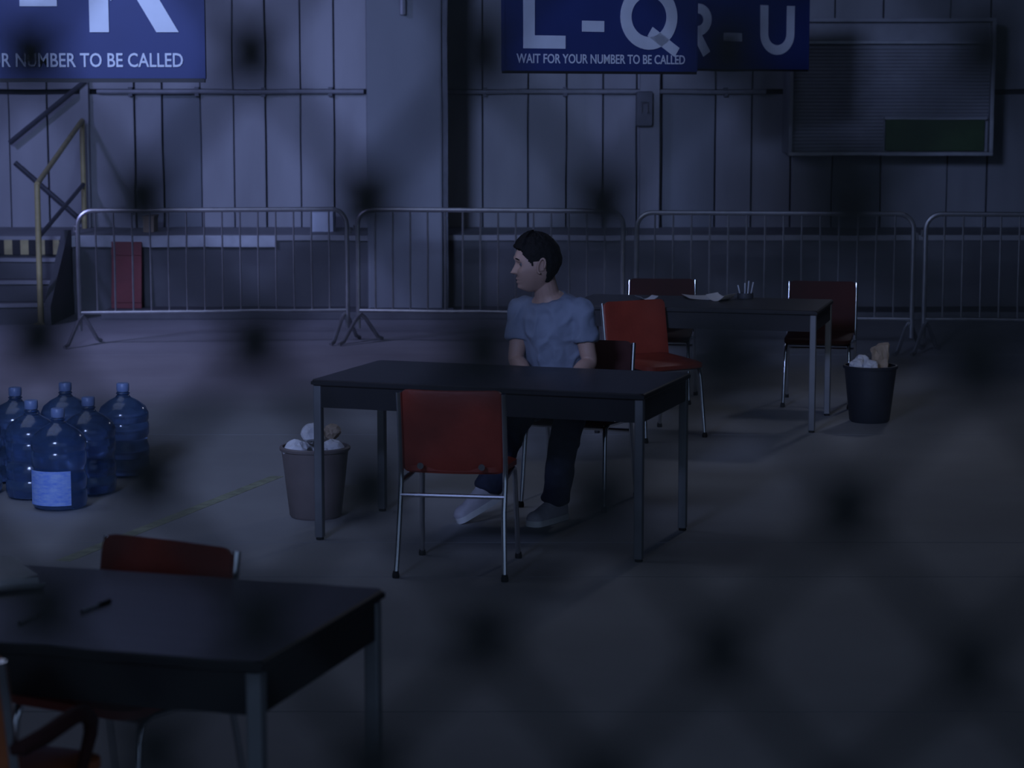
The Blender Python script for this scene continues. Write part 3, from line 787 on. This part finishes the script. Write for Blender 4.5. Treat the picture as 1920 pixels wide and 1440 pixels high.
# hands: palm plus five curled fingers each
def hand(wr, ha, elbow, side):
    wr, ha = Vector(wr), Vector(ha)
    d = (ha-wr).normalized(); up = Vector((0,0,1)); lat = d.cross(up).normalized()*side; upv = lat.cross(d).normalized()
    if upv.z < 0: upv = -upv
    out = [chainmesh([tuple(wr-d*0.02), tuple(wr+d*0.03), tuple(wr+d*0.075)], [(0,1),(1,2)], [(.026,.020),(.036,.018),(.038,.016)], 1)]
    for k, (o_, ln) in enumerate(((-.030,.068),(-.010,.078),(.011,.074),(.031,.058))):
        b0 = wr + d*0.06 + lat*o_
        b1_ = b0 + d*0.03
        b2_ = b1_ + (d*0.85-upv*0.5).normalized()*ln*0.5
        b3_ = b2_ + (d*0.5-upv*0.85).normalized()*ln*0.45
        out.append(chainmesh([tuple(b0),tuple(b1_),tuple(b2_),tuple(b3_)], [(0,1),(1,2),(2,3)], [(.009,.009),(.0095,.0095),(.0085,.0085),(.007,.007)], 1))
    b0 = wr + d*0.02 - lat*0.028
    b1_ = b0 + (d*0.7 - lat*0.6 - upv*0.15).normalized()*0.04
    b2_ = b1_ + (d*0.95 - lat*0.1 - upv*0.35).normalized()*0.032
    out.append(chainmesh([tuple(b0),tuple(b1_),tuple(b2_)], [(0,1),(1,2)], [(.013,.013),(.011,.011),(.008,.008)], 1))
    return out
bme += hand(J['wrL'], J['haL'], J['elL'], 1) + hand(J['wrR'], J['haR'], J['elR'], -1)

# head: x = face direction, z up, origin between the ears
HS = 1.13
def head_point(th, ph):
    # th: azimuth (0 = face), ph: elevation
    c = Vector((math.cos(ph)*math.cos(th), math.cos(ph)*math.sin(th), math.sin(ph)))
    x = c.x*(0.098 if c.x > 0 else 0.102); y = c.y*0.074; z = c.z*0.118
    # jaw narrows and comes forward, back of skull tucks in to the neck
    if c.z < 0:
        k = -c.z
        y *= 1 - 0.38*k*k
        if c.x < 0: x *= 1 - 0.55*k
        else: x = x*(1-0.18*k) + 0.030*k
        z -= 0.006*k*max(0, c.x)
    # flat face front
    if c.x > 0.55 and -0.75 < c.z < 0.5: x = min(x, 0.088+0.004*c.z)
    # brow and eye sockets
    p = Vector((x, y, z))
    for s_ in (-1, 1):
        dd = (p - Vector((0.086, s_*0.031, 0.006))).length
        p.x -= 0.020*math.exp(-(dd/0.016)**2)
        dd = (p - Vector((0.086, s_*0.028, 0.030))).length
        p.x += 0.009*math.exp(-(dd/0.017)**2)
        dd = (p - Vector((0.07, s_*0.045, -0.022))).length
        p += Vector((0.003, s_*0.003, 0))*math.exp(-(dd/0.02)**2)
    # nose
    if p.x > 0.03:
        tz = p.z
        if -0.040 < tz < 0.022:
            u = (0.022-tz)/0.055
            prof = u**1.1*0.034 if u < 0.88 else 0.034*max(0, (1.13-u)/0.25)
            p.x += prof*math.exp(-(p.y/(0.010+0.007*u))**2)
        # lips and chin
        p.x += 0.012*math.exp(-((tz+0.054)/0.005)**2)*math.exp(-(p.y/0.020)**2)
        p.x += 0.011*math.exp(-((tz+0.069)/0.005)**2)*math.exp(-(p.y/0.018)**2)
        p.x -= 0.004*math.exp(-((tz+0.0615)/0.0025)**2)*math.exp(-(p.y/0.022)**2)
        p.x += 0.014*math.exp(-((tz+0.094)/0.013)**2)*math.exp(-(p.y/0.020)**2)
    return p
def head_mesh(nu=96, nv=72):
    vs = []; fs = []
    for i in range(1, nv):
        ph = -PI/2 + PI*i/nv
        for j in range(nu): vs.append(head_point(2*PI*j/nu, ph))
    vs.append(head_point(0, -PI/2)); vs.append(head_point(0, PI/2))
    for i in range(nv-2):
        for j in range(nu):
            k = (j+1) % nu; fs.append((i*nu+j, i*nu+k, (i+1)*nu+k, (i+1)*nu+j))
    b_, t_ = len(vs)-2, len(vs)-1
    for j in range(nu):
        k = (j+1) % nu; fs.append((b_, k, j)); fs.append((t_, (nv-2)*nu+j, (nv-2)*nu+k))
    return vs, fs
def ear(s_):
    mb = MB(); pts = []
    for k in range(13):
        q = R(-100 + 300*k/12)
        pts.append((-0.008 + -0.017*math.cos(q+0.2)*-1*0.9 - 0.006*math.sin(q), s_*(0.077+0.007*max(0, -math.cos(q))), -0.004+0.031*math.sin(q)))
    mb.tube(pts, 0.0048, 8)
    mb.box((-0.006, s_*0.071, -0.004), (0.026, 0.008, 0.044))
    return mb
hyaw = R(188)    # face towards -x, a touch towards the camera
HM = Matrix.Translation(Vector(V(.120,10.775,1.205))) @ Matrix.Rotation(hyaw, 4, 'Z') @ Matrix.Rotation(R(5), 4, 'Y') @ Matrix.Scale(HS, 4)
hv, hf = head_mesh()
hmb = MB().add([HM @ v for v in hv], hf)
for s_ in (-1, 1):
    e_ = ear(s_); hmb.add([HM @ v for v in e_.v], e_.f)
# body, hands and head become one continuous skin
body = union('body', bme + [mb_mesh(hmb)], 0.0034, M['skin'], 2)
# eyes, lips, brows
for s_ in (-1, 1):
    e = MB(); e.lathe([(0.011*math.sin(R(a_)), -0.011*math.cos(R(a_))) for a_ in range(10, 180, 20)], n=14)
    e.v = [HM @ (v + Vector((0.067, s_*0.031, 0.006))) for v in e.v]; e.build('eye', M['eye'], person, smooth=True)
    e = MB(); e.lathe([(0.0052*math.sin(R(a_)), -0.0052*math.cos(R(a_))) for a_ in range(10, 180, 30)], n=10)
    e.v = [HM @ (v + Vector((0.074, s_*0.032, 0.006))) for v in e.v]; e.build('iris', M['iris'], person, smooth=True)
    e = MB().tube([(0.089, s_*0.014, 0.029), (0.091, s_*0.028, 0.034), (0.082, s_*0.048, 0.029)], [0.003,0.0035,0.002], 6)
    e.v = [HM @ v for v in e.v]; e.build('eyebrow', M['hair'], person, smooth=True)
# hair: shell grown off the skull
def hairline(th, ph):
    a = abs((th + PI) % (2*PI) - PI)      # 0 at face
    return {True: 0}.get(False, 0)
hmb = MB(); vs = []; fs = []; keep = {}; nu, nv = 96, 64
def in_hair(th, ph):
    a = abs((th + PI) % (2*PI) - PI)
    if a < R(38): lim = R(36) - R(4)*(a/R(38))
    elif a < R(62): lim = R(32) - R(22)*((a-R(38))/R(24))
    elif a < R(78): lim = R(10) - R(20)*((a-R(62))/R(16))
    elif a < R(102): lim = R(8)
    else: lim = R(8) - R(48)*min(1, (a-R(102))/R(14))
    return ph > lim
grid = {}
for i in range(nv+1):
    ph = -PI/2 + PI*i/nv
    for j in range(nu):
        th = 2*PI*j/nu
        if in_hair(th, ph):
            p = head_point(th, ph); c = p.normalized()
            a = abs((th + PI) % (2*PI) - PI)
            top = max(0, math.sin(ph))
            g = 0.006 + 0.013*top**1.3 + (0.003 if a > R(115) and ph > R(-22) else 0)
            if a < R(50) and ph > R(30): g += 0.009
            g += 0.004*noise.noise(Vector((th*6, ph*9, 0)))
            grid[(i,j)] = (p + c*g, p - c*0.006)
idx = {}
for k, (o1, o2) in grid.items(): idx[k] = len(vs); vs += [o1, o2]
for (i, j) in list(grid):
    q = [(i,j), (i,(j+1)%nu), (i+1,(j+1)%nu), (i+1,j)]
    if all(w in grid for w in q):
        a_ = [idx[w] for w in q]
        fs.append(tuple(a_)); fs.append(tuple(x_+1 for x_ in reversed(a_)))
        for m_ in range(4):
            w0, w1 = q[m_], q[(m_+1) % 4]
            # border edge?
            (i0, j0), (i1, j1) = w0, w1
            if m_ == 0 and not all(w in grid for w in [(i-1,j),(i-1,(j+1)%nu)]): fs.append((idx[w0], idx[w0]+1, idx[w1]+1, idx[w1]))
            if m_ == 1 and not all(w in grid for w in [(i,(j+2)%nu),(i+1,(j+2)%nu)]): fs.append((idx[w0], idx[w0]+1, idx[w1]+1, idx[w1]))
            if m_ == 3 and not all(w in grid for w in [(i,(j-1)%nu),(i+1,(j-1)%nu)]): fs.append((idx[w0], idx[w0]+1, idx[w1]+1, idx[w1]))
MB().add([HM @ v for v in vs], fs).build('hair', M['hair'], person, smooth=True)

def grow(lst, g, extra=None): return [t_[0] for t_ in lst], [tuple(x+g for x in (t_[1] if isinstance(t_[1], tuple) else (t_[1],)*2)) for t_ in lst]
sh_mb = MB(); T_ = [(tpt(.243,10.90,.545),(.175,.126))] + torso[2:8]
loft(sh_mb, *grow(T_, 0.013), LAT)
for s_ in 'LR':
    sh, el = Vector(J['sh'+s_]), Vector(J['el'+s_])
    loft(sh_mb, [tuple(sh + (Vector(J['ch'])-sh)*0.35), tuple(sh), tuple(sh.lerp(el,.3)), tuple(sh.lerp(el,.60))], [.066,.067,.064,.062])
union('shirt', [mb_mesh(sh_mb)], 0.007, M['shirt'], 6, 0.014)
tr_mb = MB(); T_ = [(tpt(.262,10.88,.482),(.150,.100)), (tpt(.250,10.90,.53),(.172,.125)), (tpt(.240,10.90,.60),(.160,.118))]
loft(tr_mb, *grow(T_, 0.010), LAT)
for s_ in 'LR':
    L_ = [list(t_) for t_ in legs_[s_][:-1]]; L_[-1][1] = .052; L_[-2][1] = .052; L_[-1][0] = tuple(Vector(L_[-1][0])+Vector((0,0,-0.005)))
    loft(tr_mb, *grow(L_, 0.013))
union('trousers', [mb_mesh(tr_mb)], 0.008, M['jeans'], 5, 0.012)
def shoe(ankle, toe, parent, tilt):
    A = Vector(ankle); T = Vector(toe); d = (T-A); flat = Vector((d.x, d.y, 0)).normalized()
    yaw = math.atan2(flat.y, flat.x)
    L = 0.275; heel = -0.07
    def out(u):  # half width by u 0 heel..1 toe
        return 0.033 + 0.014*math.sin(min(1, u*1.15)*PI*0.72) if u < 0.85 else 0.047*math.sqrt(max(0, 1-((u-0.85)/0.165)**2))*0.98
    Mx = Matrix.Translation(A) @ Matrix.Rotation(yaw, 4, 'Z') @ Matrix.Rotation(tilt, 4, 'Y')
    zb = -0.09
    n = 22
    sole = MB(); poly = [(heel+L*k/n, max(0.004, out(k/n))) for k in range(n+1)]
    ring = [(x, w) for x, w in poly] + [(x, -w) for x, w in reversed(poly)]
    sole.prism([(x, y) for x, y in ring], zb, zb+0.028, 'z')
    sole.v = [Mx @ v for v in sole.v]
    so = sole.build('shoe_sole', M['sole'], parent, smooth=True)
    up = MB(); vs = []; fs = []; m = 14
    for k in range(n+1):
        u = k/n; x = heel+L*u; w = max(0.004, out(u))-0.003
        h = 0.085 if u < 0.38 else 0.085 - 0.045*((u-0.38)/0.42) if u < 0.8 else 0.040*math.sqrt(max(0.0, 1-((u-0.8)/0.21)**2))+0.004
        for q in range(m+1):
            t = PI*q/m; vs.append((x, w*math.cos(t), zb+0.027+h*abs(math.sin(t))**0.75))
    for k in range(n):
        for q in range(m): a0 = k*(m+1)+q; fs.append((a0, a0+1, a0+m+2, a0+m+1))
    fs.append(tuple(range(m+1))); fs.append(tuple(range(n*(m+1), (n+1)*(m+1))))
    up.add(vs, fs); up.v = [Mx @ v for v in up.v]
    uo = up.build('shoe', M['shoe'], parent, smooth=True)
    for k in range(4):
        x = 0.045+0.022*k; z = zb+0.027+0.078-0.010*k
        lc = MB().tube([(x, -0.02, z-0.012), (x, 0, z+0.002), (x, 0.02, z-0.012)], 0.003, 6)
        lc.v = [Mx @ v for v in lc.v]; lc.build('lace', M['sole'], uo)
J_anL = Vector(J['anL']); J_anR = Vector(J['anR'])
shoe(Vector((J_anL.x, J_anL.y, 0.0905)), J_anL + Vector((-.17,-.24,0)), person, 0.0)
shoe(Vector((J_anR.x-0.01, J_anR.y-0.01, 0.172)), J_anR + Vector((-.24,-.10,0)), person, R(27))

# ---------------------------------------------------------------- chain-link fence the picture is taken through (out of focus)
FA, FB = 0.0742, 0.0900
FD = 0.675
ft = thing('chain_link_fence', 'dark chain-link fence right in front of the camera, blurred into diamonds', 'fence', (0, FD, 0), R(-14))
K0 = aty(905, 655, FD)
zk = K0.z; xk = K0.x
rows_dn = int(1.86/(FB/2)); rows_up = int(0.75/(FB/2))
wr_r = 0.0030
def wire(k):
    pts = []; rr_ = []
    for j in range(-rows_dn, rows_up+1):
        left = (j - k) % 2 == 0
        x = xk + (k if left else k+1)*FA/2
        sx = -1 if left else 1
        z = zk + j*FB/2
        # small hook at each knot
        pts += [(x - sx*0.007, 0.002*(1 if left else -1), z-0.0105), (x - sx*0.002, 0.0, z-0.006), (x + sx*0.0022, 0.0035*(-1 if left else 1), z), (x - sx*0.002, 0.0, z+0.006), (x - sx*0.007, 0.002*(1 if left else -1), z+0.0105)]
        rr_ += [wr_r*1.05, wr_r*2.15, wr_r*2.7, wr_r*2.15, wr_r*1.05]
    MB().tube(pts, rr_, 5).build('wire', M['fence'], ft)
for k in range(-34, 34): wire(k)
for x in (-1.22, 1.22):
    MB().tube([(x, 0, 0), (x, 0, 2.86)], 0.03, 14).build('post', M['fence'], ft, smooth=True)
MB().tube([(-1.25, 0, zk+(rows_up+0.5)*FB/2), (1.25, 0, zk+(rows_up+0.5)*FB/2)], 0.021, 12).build('top_rail', M['fence'], ft, smooth=True)
MB().tube([(-1.2, 0, zk-rows_dn*FB/2), (1.2, 0, zk-rows_dn*FB/2)], 0.004, 8).build('tension_wire', M['fence'], ft, smooth=True)
